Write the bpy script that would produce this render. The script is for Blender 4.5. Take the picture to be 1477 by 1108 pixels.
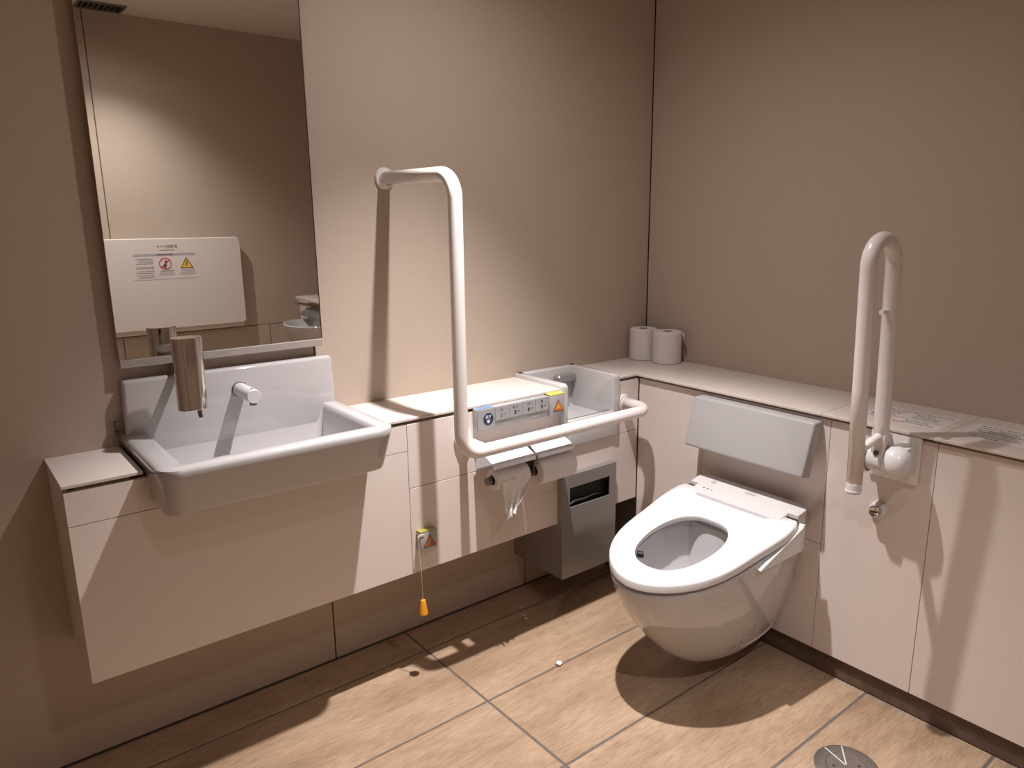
import bpy, bmesh, math, random
from mathutils import Vector, Matrix
random.seed(7)
PI = math.pi
for o in list(bpy.data.objects): bpy.data.objects.remove(o, do_unlink=True)
SC = bpy.context.scene
COL = SC.collection

# ------------------------------------------------------------------ camera
W, H = 1477, 1108
F, OX, OY = 1079.02, 44.23, 4.16
YAW, PITCH, ROLL = 0.6961, -0.2275, -0.0021
CAM = Vector((-2.0039, -1.8149, 1.2213))
fw = Vector((math.sin(YAW)*math.cos(PITCH), math.cos(YAW)*math.cos(PITCH), math.sin(PITCH)))
rt = Vector((math.cos(YAW), -math.sin(YAW), 0)); up = rt.cross(fw)
r2 = rt*math.cos(ROLL) + up*math.sin(ROLL); u2 = -rt*math.sin(ROLL) + up*math.cos(ROLL)
cd = bpy.data.cameras.new('camera'); cam = bpy.data.objects.new('camera', cd); COL.objects.link(cam)
mw = Matrix((r2, u2, -fw)).transposed().to_4x4(); mw.translation = CAM
cam.matrix_world = mw
cd.sensor_fit = 'HORIZONTAL'; cd.sensor_width = 36; cd.lens = F*36/W
cd.shift_x = -OX/W; cd.shift_y = OY/W; cd.clip_start = .02
SC.camera = cam

# ------------------------------------------------------------------ light and exposure
vs = SC.view_settings
vs.view_transform = 'Standard'; vs.look = 'None'; vs.gamma = 1; vs.use_curve_mapping = False
vs.exposure = 0.0
wd = bpy.data.worlds.new('world'); SC.world = wd; wd.use_nodes = True
wd.node_tree.nodes['Background'].inputs[0].default_value = (0, 0, 0, 1)
wd.node_tree.nodes['Background'].inputs[1].default_value = 0
CEIL = 2.17
# (plan position, list of (watts, beam angle)): a narrow pool plus the wide spill of the same lamp
LAMPS = [((-0.950, -0.615), [(238, 76), (30, 150)]), ((-1.45, -1.52), [(11, 118)]), ((-1.20, -2.13), [(76, 107), (7, 150)])]
LCOL = (1.0, .94, .94)
def spot(name, xy, watts, ang):
    l = bpy.data.lights.new(name, 'SPOT'); l.energy = watts; l.color = LCOL
    l.spot_size = math.radians(ang); l.spot_blend = 1.0; l.shadow_soft_size = .018
    o = bpy.data.objects.new(name, l); COL.objects.link(o); o.location = (xy[0], xy[1], CEIL-.012)
    if ang < 90: o.rotation_euler = (0, math.radians(3.5), 0)     # the narrow beam is tipped a little towards the wash basin
    return o
for p_, beams in LAMPS:
    for w_, a_ in beams: spot('downlight_beam', p_, w_, a_)

# ------------------------------------------------------------------ materials
def mat(name, col, rough=.5, metal=0, spec=.5, noise=None, bump=None, coat=0, emit=None, trans=0):
    m = bpy.data.materials.new(name); m.use_nodes = True
    nt = m.node_tree; b = nt.nodes['Principled BSDF']
    b.inputs['Base Color'].default_value = (*col, 1); b.inputs['Roughness'].default_value = rough
    b.inputs['Metallic'].default_value = metal; b.inputs['Specular IOR Level'].default_value = spec
    b.inputs['Coat Weight'].default_value = coat; b.inputs['Transmission Weight'].default_value = trans
    if emit:
        b.inputs['Emission Color'].default_value = (*emit[0], 1); b.inputs['Emission Strength'].default_value = emit[1]
    tc = nt.nodes.new('ShaderNodeTexCoord')
    if noise:
        sc, amt = noise
        n = nt.nodes.new('ShaderNodeTexNoise'); n.inputs['Scale'].default_value = sc; n.inputs['Detail'].default_value = 6
        nt.links.new(tc.outputs['Object'], n.inputs['Vector'])
        mx = nt.nodes.new('ShaderNodeMixRGB'); mx.blend_type = 'MULTIPLY'; mx.inputs[0].default_value = 1
        rp = nt.nodes.new('ShaderNodeValToRGB')
        rp.color_ramp.elements[0].position = .3; rp.color_ramp.elements[1].position = .7
        a = 1-amt; rp.color_ramp.elements[0].color = (a, a, a, 1); rp.color_ramp.elements[1].color = (1, 1, 1, 1)
        nt.links.new(n.outputs['Fac'], rp.inputs[0]); nt.links.new(rp.outputs[0], mx.inputs[2])
        mx.inputs[1].default_value = (*col, 1); nt.links.new(mx.outputs[0], b.inputs['Base Color'])
    if bump:
        sc, st = bump
        n2 = nt.nodes.new('ShaderNodeTexNoise'); n2.inputs['Scale'].default_value = sc; n2.inputs['Detail'].default_value = 4
        nt.links.new(tc.outputs['Object'], n2.inputs['Vector'])
        bp = nt.nodes.new('ShaderNodeBump'); bp.inputs['Strength'].default_value = st; bp.inputs['Distance'].default_value = .002
        nt.links.new(n2.outputs['Fac'], bp.inputs['Height']); nt.links.new(bp.outputs[0], b.inputs['Normal'])
    return m
M = {}
M['wall'] = mat('wall_laminate', (.485, .398, .322), .55, spec=.3, noise=(220, .07), bump=(300, .08))
M['joint'] = mat('dark_joint', (.05, .04, .035), .7)
M['ceil'] = mat('ceiling_paint', (.74, .66, .59), .8, noise=(40, .03))
M['lam'] = mat('white_laminate', (.74, .66, .61), .42, spec=.4, noise=(160, .03))
M['lamdark'] = mat('carcass_board', (.16, .13, .11), .6, noise=(60, .2))
M['batten'] = mat('olive_batten', (.30, .25, .19), .6, noise=(60, .1))
M['ledge'] = mat('mirror_ledge', (.36, .325, .29), .45, noise=(60, .08))
M['shelf'] = mat('shelf_top', (.67, .60, .545), .36, spec=.45, noise=(140, .04))
M['porc'] = mat('porcelain', (.54, .525, .52), .07, spec=.55, coat=.3, noise=(8, .01))
M['basin'] = mat('basin_ceramic', (.47, .455, .455), .07, spec=.55, coat=.3, noise=(8, .01))
M['plastic'] = mat('white_plastic', (.72, .71, .705), .22, spec=.5, noise=(10, .01))
M['cover'] = mat('shaded_cover_plastic', (.60, .57, .565), .3, spec=.4, noise=(10, .01))  # white plastic toned down: the sloped cover's weaker light is in its colour
M['tube'] = mat('coated_tube', (.78, .73, .69), .26, spec=.5, noise=(30, .02))
M['chrome'] = mat('chrome', (.62, .58, .55), .09, 1, noise=(12, .04))
M['alu'] = mat('brushed_aluminium', (.70, .69, .69), .45, .2, noise=(150, .1))
M['binmetal'] = mat('satin_metal_paint', (.33, .315, .30), .42, .55, noise=(200, .06))
M['bindark'] = mat('bin_inside', (.012, .011, .011), .6, noise=(20, .2))
M['bag'] = mat('dark_bag', (.05, .048, .046), .45, noise=(90, .3))
M['panelgrey'] = mat('grey_panel_face', (.36, .36, .365), .36, .15, noise=(120, .05))
M['panelbody'] = mat('grey_panel_body', (.39, .385, .38), .4, .1, noise=(120, .03))
M['ink'] = mat('dark_ink', (.04, .04, .05), .6, noise=(40, .2))
M['inkgrey'] = mat('grey_ink', (.22, .21, .21), .6, noise=(40, .2))
M['inkpale'] = mat('pale_ink', (.45, .44, .44), .5, noise=(40, .1))
M['navy'] = mat('navy_sticker', (.018, .022, .085), .4, noise=(60, .1))
M['blue'] = mat('blue_strip', (.12, .26, .55), .4, noise=(60, .1))
M['inkwhite'] = mat('white_ink', (.8, .8, .8), .5, noise=(40, .05))
M['orange'] = mat('orange_lens', (.85, .20, .03), .3, noise=(300, .35))
M['orangeshade'] = mat('shaded_orange', (.55, .13, .035), .35, noise=(300, .35))  # the orange again, darkened for the bar's shadow on the cord button
M['yellowshade'] = mat('shaded_yellow_trim', (.36, .30, .07), .4, noise=(60, .1))  # yellow strip of the cord button with shade mixed into its colour
M['yellow'] = mat('yellow_trim', (.75, .68, .10), .4, noise=(60, .1))
M['handle'] = mat('amber_handle', (.90, .36, .02), .32, noise=(60, .1))
M['cord'] = mat('cream_cord', (.70, .62, .46), .7, noise=(400, .2))
M['paper'] = mat('tissue_paper', (.76, .72, .69), .9, spec=.1, noise=(90, .05), bump=(260, .3))
M['core'] = mat('cardboard_core', (.25, .20, .16), .8, noise=(80, .15))
M['cushion'] = mat('grey_cushion', (.40, .39, .385), .5, spec=.35, noise=(400, .06), bump=(500, .1))
M['black'] = mat('black_gap', (.012, .011, .01), .5, noise=(20, .2))
M['darkmetal'] = mat('dark_metal', (.17, .155, .14), .28, 1, noise=(30, .1))
M['darkmetal2'] = mat('grey_spout', (.34, .33, .32), .3, .4, noise=(30, .05))
M['steel'] = mat('worn_steel', (.36, .33, .31), .38, .9, noise=(90, .18), bump=(200, .1))
M['label'] = mat('white_sticker', (.72, .68, .65), .45, noise=(60, .03))
M['redink'] = mat('red_ink', (.60, .06, .05), .5, noise=(60, .1))
M['yelsign'] = mat('yellow_sign', (.86, .55, .05), .5, noise=(60, .08))
M['board'] = mat('cream_board', (.72, .67, .62), .35, spec=.4, noise=(60, .02))
M['vent'] = mat('vent_grey', (.20, .19, .175), .5, .3, noise=(60, .1))
M['base'] = mat('dark_wood_base', (.135, .092, .066), .5, noise=(35, .35))
M['lampglow'] = mat('lamp_glow', (1, .9, .8), .5, noise=(10, .02), emit=((1.0, .86, .72), 6))
m = bpy.data.materials.new('mirror_glass'); m.use_nodes = True
b = m.node_tree.nodes['Principled BSDF']; b.inputs['Metallic'].default_value = 1; b.inputs['Roughness'].default_value = .012
b.inputs['Base Color'].default_value = (.90, .90, .87, 1); M['mirror'] = m

def wood_tile():
    m = bpy.data.materials.new('wood_look_tile'); m.use_nodes = True; nt = m.node_tree; b = nt.nodes['Principled BSDF']
    N = nt.nodes.new; L = nt.links.new
    tc = N('ShaderNodeTexCoord'); oi = N('ShaderNodeObjectInfo')
    mp = N('ShaderNodeMapping'); mp.inputs['Scale'].default_value = (2.0, 9, 10)
    ad = N('ShaderNodeVectorMath'); ad.operation = 'ADD'
    sc = N('ShaderNodeVectorMath'); sc.operation = 'SCALE'; sc.inputs[3].default_value = 13
    cx = N('ShaderNodeCombineXYZ'); L(oi.outputs['Random'], cx.inputs[0]); L(oi.outputs['Random'], cx.inputs[1]); L(cx.outputs[0], sc.inputs[0])
    L(tc.outputs['Object'], ad.inputs[0]); L(sc.outputs[0], ad.inputs[1]); L(ad.outputs[0], mp.inputs[0])
    n1 = N('ShaderNodeTexNoise'); n1.inputs['Scale'].default_value = 1.6; n1.inputs['Detail'].default_value = 9; n1.inputs['Roughness'].default_value = .62; n1.inputs['Distortion'].default_value = .5
    L(mp.outputs[0], n1.inputs['Vector'])
    mp2 = N('ShaderNodeMapping'); mp2.inputs['Scale'].default_value = (1.2, 3.0, 1); L(ad.outputs[0], mp2.inputs[0])
    n2 = N('ShaderNodeTexNoise'); n2.inputs['Scale'].default_value = 3.2; n2.inputs['Detail'].default_value = 5; L(mp2.outputs[0], n2.inputs['Vector'])
    mp3 = N('ShaderNodeMapping'); mp3.inputs['Scale'].default_value = (14, 160, 10); L(ad.outputs[0], mp3.inputs[0])
    n3 = N('ShaderNodeTexNoise'); n3.inputs['Scale'].default_value = 2; n3.inputs['Detail'].default_value = 3; L(mp3.outputs[0], n3.inputs['Vector'])
    r1 = N('ShaderNodeValToRGB'); e = r1.color_ramp.elements
    e[0].position = .30; e[0].color = (.325, .222, .142, 1); e[1].position = .66; e[1].color = (.475, .345, .235, 1)
    x = r1.color_ramp.elements.new(.48); x.color = (.415, .293, .194, 1)
    L(n1.outputs['Fac'], r1.inputs[0])
    m1 = N('ShaderNodeMixRGB'); m1.blend_type = 'MULTIPLY'; m1.inputs[0].default_value = .6
    r2_ = N('ShaderNodeValToRGB'); r2_.color_ramp.elements[0].position = .32; r2_.color_ramp.elements[0].color = (.66, .60, .55, 1); r2_.color_ramp.elements[1].position = .62; r2_.color_ramp.elements[1].color = (1, 1, 1, 1)
    L(n2.outputs['Fac'], r2_.inputs[0]); L(r1.outputs[0], m1.inputs[1]); L(r2_.outputs[0], m1.inputs[2])
    m2 = N('ShaderNodeMixRGB'); m2.blend_type = 'MULTIPLY'; m2.inputs[0].default_value = .55
    r3 = N('ShaderNodeValToRGB'); r3.color_ramp.elements[0].position = .36; r3.color_ramp.elements[0].color = (.6, .56, .52, 1); r3.color_ramp.elements[1].position = .56
    L(n3.outputs['Fac'], r3.inputs[0]); L(m1.outputs[0], m2.inputs[1]); L(r3.outputs[0], m2.inputs[2])
    L(m2.outputs[0], b.inputs['Base Color']); b.inputs['Roughness'].default_value = .48; b.inputs['Specular IOR Level'].default_value = .35
    bp = N('ShaderNodeBump'); bp.inputs['Strength'].default_value = .12; bp.inputs['Distance'].default_value = .001
    L(n1.outputs['Fac'], bp.inputs['Height']); L(bp.outputs[0], b.inputs['Normal'])
    return m
M['tile'] = wood_tile()
M['grout'] = mat('grey_grout', (.15, .125, .108), .8, noise=(120, .25))

# ------------------------------------------------------------------ helpers
ORG = {}
def obj(name, bm, m, parent=None, smooth=False):
    me = bpy.data.meshes.new(name)
    bmesh.ops.recalc_face_normals(bm, faces=bm.faces[:])
    bm.to_mesh(me); bm.free()
    o = bpy.data.objects.new(name, me); COL.objects.link(o)
    me.materials.append(M[m] if isinstance(m, str) else m)
    if parent is not None:
        me.transform(Matrix.Translation(-ORG[parent.name])); o.parent = parent; ORG[o.name] = ORG[parent.name]
    else:
        lo = [min(v.co[i] for v in me.vertices) for i in range(3)]; hi = [max(v.co[i] for v in me.vertices) for i in range(3)]
        c = Vector(((lo[0]+hi[0])/2, (lo[1]+hi[1])/2, lo[2]))
        me.transform(Matrix.Translation(-c)); o.location = c; ORG[o.name] = c
    if smooth:
        me.polygons.foreach_set('use_smooth', [True]*len(me.polygons))
        if smooth != 'all': me.set_sharp_from_angle(angle=math.radians(38))
    return o
def thing(name, label, cat, loc, group=None):
    o = bpy.data.objects.new(name, None); COL.objects.link(o); o.location = loc; o.empty_display_size = .05
    ORG[o.name] = Vector(loc); tag(o, label, cat, group); return o
def tag(o, label, cat, group=None):
    o['label'] = label; o['category'] = cat
    if group: o['group'] = group
    return o
def struct(o): o['kind'] = 'structure'; return o
def NB(): return bmesh.new()
def box(bm, x0, x1, y0, y1, z0, z1, bev=0, seg=2):
    b = bmesh.new()
    bmesh.ops.create_cube(b, size=1)
    for v in b.verts:
        v.co = Vector(((x0+x1)/2+v.co.x*(x1-x0), (y0+y1)/2+v.co.y*(y1-y0), (z0+z1)/2+v.co.z*(z1-z0)))
    if bev: bmesh.ops.bevel(b, geom=b.edges[:], offset=bev, segments=seg, profile=.5, affect='EDGES')
    join(bm, b); return bm
def join(bm, b):
    t = bpy.data.meshes.new('tmp'); b.to_mesh(t); b.free(); bm.from_mesh(t); bpy.data.meshes.remove(t)
def loft(bm, rings, cap0=True, cap1=True, closed=True):
    R = [[bm.verts.new(p) for p in r] for r in rings]
    n = len(R[0])
    for a, b in zip(R, R[1:]):
        for i in range(n if closed else n-1):
            j = (i+1) % n
            bm.faces.new((a[i], a[j], b[j], b[i]))
    if cap0: bm.faces.new(R[0][::-1])
    if cap1: bm.faces.new(R[-1])
    return bm
def tube(bm, pts, r, n=20, cap=True):
    pts = [Vector(p) for p in pts]; rings = []; prev = None
    for i, p in enumerate(pts):
        if i == 0: d = pts[1]-p
        elif i == len(pts)-1: d = p-pts[i-1]
        else: d = (pts[i+1]-p).normalized()+(p-pts[i-1]).normalized()
        d.normalize()
        if prev is None:
            a = Vector((0, 0, 1)) if abs(d.z) < .9 else Vector((1, 0, 0))
            u = d.cross(a).normalized()
        else:
            u = (prev - d*prev.dot(d)).normalized()
        prev = u; v = d.cross(u)
        rr = r[i] if isinstance(r, (list, tuple)) else r
        rings.append([p+(u*math.cos(2*PI*k/n)+v*math.sin(2*PI*k/n))*rr for k in range(n)])
    return loft(bm, rings, cap, cap)
def fillet_path(pts, rad, n=10):
    pts = [Vector(p) for p in pts]; out = [pts[0]]
    for i in range(1, len(pts)-1):
        a = (pts[i-1]-pts[i]).normalized(); b = (pts[i+1]-pts[i]).normalized()
        ang = a.angle(b); t = rad/math.tan(ang/2)
        c = pts[i]+(a+b).normalized()*(rad/math.sin(ang/2))
        p0 = pts[i]+a*t; p1 = pts[i]+b*t
        v0 = p0-c; v1 = p1-c; w = v0.angle(v1)
        for k in range(n+1):
            s = k/n
            out.append(c+(v0*math.sin((1-s)*w)+v1*math.sin(s*w))/math.sin(w))
    out.append(pts[-1]); return out
AX = {'x': (Vector((0, 1, 0)), Vector((0, 0, 1)), Vector((1, 0, 0))), 'y': (Vector((1, 0, 0)), Vector((0, 0, 1)), Vector((0, 1, 0))), 'z': (Vector((1, 0, 0)), Vector((0, 1, 0)), Vector((0, 0, 1)))}
def lathe(bm, c, axis, prof, n=28):
    """prof: list of (radius, height along the axis)"""
    u, v, w = AX[axis]; c = Vector(c)
    rings = [[c+w*h+(u*math.cos(2*PI*k/n)+v*math.sin(2*PI*k/n))*max(r, 1e-5) for k in range(n)] for r, h in prof]
    return loft(bm, rings)
def prism(bm, pts, axis, a0, a1, bev=0):
    """outline pts (2D in the two other axes) pushed along an axis from a0 to a1"""
    u, v, w = AX[axis]
    b = bmesh.new()
    loft(b, [[u*p[0]+v*p[1]+w*a for p in pts] for a in (a0, a1)])
    bmesh.ops.recalc_face_normals(b, faces=b.faces[:])
    if bev: bmesh.ops.bevel(b, geom=b.edges[:], offset=bev, segments=2, profile=.5, affect='EDGES')
    join(bm, b); return bm
def rrect(x0, x1, y0, y1, r, n=6):
    """counter-clockwise rounded rectangle; r = radius or four (x0y0, x1y0, x1y1, x0y1)"""
    R = [r]*4 if not isinstance(r, (list, tuple)) else r
    out = []
    for (cx, cy, sx, sy, a0, q) in ((x0, y0, 1, 1, PI, R[0]), (x1, y0, -1, 1, 1.5*PI, R[1]), (x1, y1, -1, -1, 0, R[2]), (x0, y1, 1, -1, .5*PI, R[3])):
        for k in range(n+1):
            a = a0+.5*PI*k/n; out.append((cx+sx*q+q*math.cos(a), cy+sy*q+q*math.sin(a)))
    return out
def text(name, body, size, o, xdir, ydir, m, parent, depth=.0003, align='CENTER'):
    """flat lettering turned into a mesh; o = centre, xdir / ydir = reading directions in the world"""
    cu = bpy.data.curves.new(name, 'FONT'); cu.body = body; cu.size = size; cu.align_x = align; cu.align_y = 'CENTER'; cu.extrude = depth; cu.resolution_u = 2
    t = bpy.data.objects.new('tmp', cu); COL.objects.link(t)
    dg = bpy.context.evaluated_depsgraph_get(); dg.update()
    me = bpy.data.meshes.new_from_object(t.evaluated_get(dg)); me.name = name
    bpy.data.objects.remove(t, do_unlink=True)
    X = Vector(xdir).normalized(); Y = Vector(ydir).normalized(); Z = X.cross(Y)
    mm = Matrix((X, Y, Z)).transposed().to_4x4(); mm.translation = Vector(o)
    me.transform(Matrix.Translation(-ORG[parent.name]) @ mm)
    me.materials.clear(); me.materials.append(M[m])
    ob = bpy.data.objects.new(name, me); COL.objects.link(ob); ob.parent = parent; ORG[ob.name] = ORG[parent.name]
    return ob
def marks(bm, o, xdir, ydir, rects, t=.0004):
    """thin printed bars: rects (x0, y0, x1, y1) in the local plane of a label"""
    X = Vector(xdir).normalized(); Y = Vector(ydir).normalized(); Z = X.cross(Y); o = Vector(o)
    for x0, y0, x1, y1 in rects:
        loft(bm, [[o+X*a+Y*b_+Z*h for a, b_ in ((x0, y0), (x1, y0), (x1, y1), (x0, y1))] for h in (0, t)])
    return bm
def textrows(x0, x1, y, h, wmin=.3, wmax=.9, ch=.004, seed=0):
    """broken bars standing for a line of print too small to read"""
    rd = random.Random(seed); out = []; x = x0; end = x0+(x1-x0)*rd.uniform(wmin, wmax)
    while x < end:
        w = ch*rd.uniform(.5, 1.6); out.append((x, y-h/2*rd.uniform(.7, 1), min(x+w, end), y+h/2*rd.uniform(.7, 1))); x += w+ch*.35
    return out

# ------------------------------------------------------------------ setting
RX0, RY0 = -2.45, -2.57         # near side wall and opposite wall
D, D2, HS, HB, BB = .2147, .2634, .7233, .3024, .0636
CABL = -1.846
o = struct(obj('floor', box(NB(), RX0-.1, .1, RY0-.1, .1, -.06, -.0015), 'grout'))
yj = [0.0, -.1222, -.4246, -.7258, -1.0330, -1.339, -1.645, -1.951, -2.257, RY0]
xj = [RX0, -2.228, -1.028, .0]
for i in range(len(yj)-1):
    for k in range(len(xj)-1):
        g = .0034
        x0, x1 = xj[k]+g, (xj[k+1]-g if xj[k+1] < -.3 else -D2+.012)
        bm = NB(); box(bm, x0, x1, yj[i+1]+g, yj[i]-g, -.012, 0, .0008, 1)
        obj('floor_tile', bm, 'tile', o)
wl = struct(obj('wall_left', box(NB(), RX0-.1, .1, .012, .1, -.05, CEIL+.05), 'joint'))
for x0, x1, z0, z1 in ((RX0, -1.2475, .004, CEIL), (-1.2435, -.0020, HS-.01, CEIL), (-1.2435, -.5685, .004, HS-.014), (-.5645, -.27, .004, HS-.014)):
    obj('wall_panel', box(NB(), x0, x1, 0, .013, z0, z1, .0008, 1), 'wall', wl)
wr = struct(obj('wall_right', box(NB(), .012, .1, RY0-.1, .1, -.05, CEIL+.05), 'joint'))
obj('wall_panel', box(NB(), 0, .013, -1.9, -.0020, HS-.01, CEIL, .0008, 1), 'wall', wr)
obj('wall_panel', box(NB(), 0, .013, RY0, -1.904, HS-.01, CEIL, .0008, 1), 'wall', wr)
wb = struct(obj('wall_back', box(NB(), RX0-.1, .1, RY0-.1, RY0-.012, -.05, CEIL+.05), 'joint'))
for x0, x1, z0, z1 in ((RX0, -1.214, .602, CEIL), (-1.210, 0, .602, CEIL), (RX0, -1.214, .004, .598), (-1.210, -.45, .004, .598), (-.446, 0, .004, .598)):
    obj('wall_panel', box(NB(), x0, x1, RY0-.013, RY0, z0, z1, .0008, 1), 'wall', wb)
wn = struct(obj('wall_near', box(NB(), RX0-.1, RX0-.012, RY0-.1, .1, -.05, CEIL+.05), 'joint'))
for y0, y1 in ((RY0, -1.302), (-1.298, 0)):
    obj('wall_panel', box(NB(), RX0-.013, RX0, y0, y1, .004, CEIL, .0008, 1), 'wall', wn)
struct(obj('ceiling', box(NB(), RX0-.1, .1, RY0-.1, .1, CEIL, CEIL+.1), 'ceil'))
bb = struct(obj('baseboard_right', box(NB(), -D2+.013, -D2+.028, RY0+.002, -.012, .0005, BB+.012, .001, 1), 'base'))

# ------------------------------------------------------------------ boxed-in cabinets along both walls
t = thing('wall_cabinet', 'long white wall-hung cabinet of flat panels under the mirror and wash basin', 'cabinet', (-1.05, -.1, HB))
box_top = .7075
# carcass: shallow dark board box, cut low behind the basin and behind the hand basin
bm = NB()
box(bm, CABL+.012, -1.72, -D+.016, -.001, HB+.012, box_top-.008)
box(bm, -1.72, -1.19, -D+.016, -.001, HB+.012, .600)
box(bm, -1.19, -.612, -D+.016, -.001, HB+.012, box_top-.008)
box(bm, -.612, -.355, -D+.016, -.001, HB+.012, .53)
box(bm, -.355, -D2+.02, -D+.016, -.001, HB+.012, box_top-.008)
obj('carcass', bm, 'lamdark', t)
g = .0008
for x0, x1, z0, z1 in (
                       (-1.111+g, -.599, .5375+g, box_top), (-.367, -D2-.0018, .5375+g, box_top),
                       (-1.111+g, -.6145, HB, .5375-g), (-.6145, -D2-.0018, HB, .5375-g)):
    obj('panel', box(NB(), x0, x1, -D, -D+.015, z0, z1, .0006, 1), 'lam', t)
bm = NB(); yb = -D+.015        # top panel with a cut-out for the wash basin
prism(bm, [(CABL, .639+g), (-1.670, .639+g), (-1.6855, .6635), (-1.7015, box_top), (CABL, box_top)], 'y', -D, yb); obj('panel', bm, 'lam', t)
bm = NB(); prism(bm, [(-1.237, .639+g), (-1.111-g, .639+g), (-1.111-g, box_top), (-1.2075, box_top), (-1.2225, .6635)], 'y', -D, yb); obj('panel', bm, 'lam', t)
bm = NB(); pts = [(CABL, HB), (-1.111-g, HB), (-1.111-g, .639-g), (-1.26, .639-g), (-1.285, .610), (-1.62, .610), (-1.65, .639-g), (CABL, .639-g)]
prism(bm, pts, 'y', -D, yb); obj('panel', bm, 'lam', t)
obj('side_panel', box(NB(), CABL, CABL+.011, -D+.0155, -.001, HB, box_top, .0006, 1), 'lam', t)
obj('bottom_panel', box(NB(), CABL+.012, -D2-.004, -D+.0155, -.001, HB+.0005, HB+.011), 'lam', t)

t = thing('wall_cabinet', 'floor-standing white panelled cabinet running along the wall behind the toilet', 'cabinet', (-.13, -1.2, BB))
bm = NB(); box(bm, -D2+.016, -.002, RY0+.003, -.002, BB+.014, box_top-.008)
obj('carcass', bm, 'lamdark', t)
ys = [-D-.0018, -.478, -.878, -1.1414, -1.41, -1.68, -1.95, -2.21, RY0+.003]
for a, b_ in zip(ys, ys[1:]):
    if a == -.478:
        obj('panel', box(NB(), -D2, -D2+.015, b_+g, a-g, .3675+g, box_top, .0006, 1), 'lam', t)
        obj('panel', box(NB(), -D2, -D2+.015, b_+g, a-g, BB, .3675-g, .0006, 1), 'lam', t)
    else:
        obj('panel', box(NB(), -D2, -D2+.015, b_+g, a-g, BB, box_top, .0006, 1), 'lam', t)

# shelf tops
sh = thing('counter_shelf', 'pale beige shelf top on the cabinet under the mirror wall', 'shelf', (-1.0, -.1, box_top))
def slab(x0, x1, y0, y1, p): obj('slab', box(NB(), x0, x1, y0, y1, HS-.0075, HS, .0014, 2), 'shelf', p)
slab(CABL-.003, -1.7075, -D-.002, 0, sh); slab(-1.2025, -.6035, -D-.002, 0, sh); slab(-.3635, -D2-.014, -D-.002, 0, sh)
for x0, x1 in ((CABL+.02, -1.73), (-1.18, -.615), (-.352, -D2)): obj('support_batten', box(NB(), x0, x1, -D+.012, -.004, box_top-.0075, HS-.0076), 'batten', sh)
sh = thing('counter_shelf', 'pale beige shelf top of jointed slabs behind the toilet', 'shelf', (-.13, -1.2, box_top))
yy = [-.0005, -.458, -.8555, -1.1325, -1.41, -1.69, -1.97, -2.25, RY0+.003]
for i, (a, b_) in enumerate(zip(yy, yy[1:])):
    slab(-D2-.013, 0, b_+.0006, a-.0006, sh)
obj('support_batten', box(NB(), -D2+.012, -.004, RY0+.006, -.004, box_top-.0075, HS-.0076), 'batten', sh)

# ------------------------------------------------------------------ wash basin
SX0, SX1, SYF, SZ = -1.706, -1.204, -.345, .752
t = thing('wash_basin', 'wide white rectangular wash basin with tall splashback under the mirror', 'sink', (-1.455, -.17, .652))
def ring(x0, x1, y0, y1, r, z, rb=.004): return [Vector((x, y, z)) for x, y in rrect(x0, x1, y0, y1, (r, r, rb, rb), 7)]
rings = []
zb = .642
rings.append(ring(SX0+.11, SX1-.10, SYF+.135, -.05, .03, .615))
rings.append(ring(SX0+.075, SX1-.065, SYF+.105, -.03, .03, .622))
rings.append(ring(SX0+.060, SX1-.060, SYF+.070, -.010, .03, zb-.003))
rings.append(ring(SX0+.024, SX1-.024, SYF+.042, -.004, .030, zb))
rings.append(ring(SX0+.015, SX1-.015, SYF+.033, -.003, .034, zb+.004))
rings.append(ring(SX0+.011, SX1-.011, SYF+.028, -.002, .038, zb+.013))
rings.append(ring(SX0+.003, SX1-.003, SYF+.0015, -.002, .042, SZ-.022))
rings.append(ring(SX0, SX1, SYF, -.002, .042, SZ-.010))
rings.append(ring(SX0+.002, SX1-.002, SYF+.002, -.002, .040, SZ-.004))
rings.append(ring(SX0+.008, SX1-.008, SYF+.008, -.002, .035, SZ))
rings.append(ring(SX0+.046, SX1-.036, SYF+.032, -.028, .012, SZ, .006))
rings.append(ring(SX0+.051, SX1-.041, SYF+.037, -.028, .012, SZ-.004, .008))
rings.append(ring(SX0+.054, SX1-.044, SYF+.041, -.029, .014, SZ-.014, .010))
rings.append(ring(SX0+.068, SX1-.058, SYF+.058, -.037, .024, SZ-.095, .02))
rings.append(ring(SX0+.082, SX1-.072, SYF+.074, -.048, .03, SZ-.118, .03))
rings.append(ring(SX0+.115, SX1-.105, SYF+.105, -.08, .03, SZ-.125, .03))
bm = NB(); loft(bm, rings); obj('bowl', bm, 'basin', t, True)
bm = NB(); box(bm, SX0+.008, SX1-.004, -.0325, -.0015, SZ-.055, .871, .008, 3)
for v in bm.verts:
    if v.co.z > .8: v.co.x += .006 if v.co.x < -1.45 else -.006
obj('splashback', bm, 'basin', t, True)
for z in (.748, .768): obj('fixing_clip', box(NB(), -1.7135, -1.7065, -.022, -.004, z, z+.013, .0008, 1), 'darkmetal', t)
bm = NB()
lathe(bm, (-1.44, -.17, SZ-.1245), 'z', [(.0, 0), (.022, 0), (.022, .002), (.018, .003), (.0, .003)], 24)
obj('drain_cover', bm, 'chrome', t, True)

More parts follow.
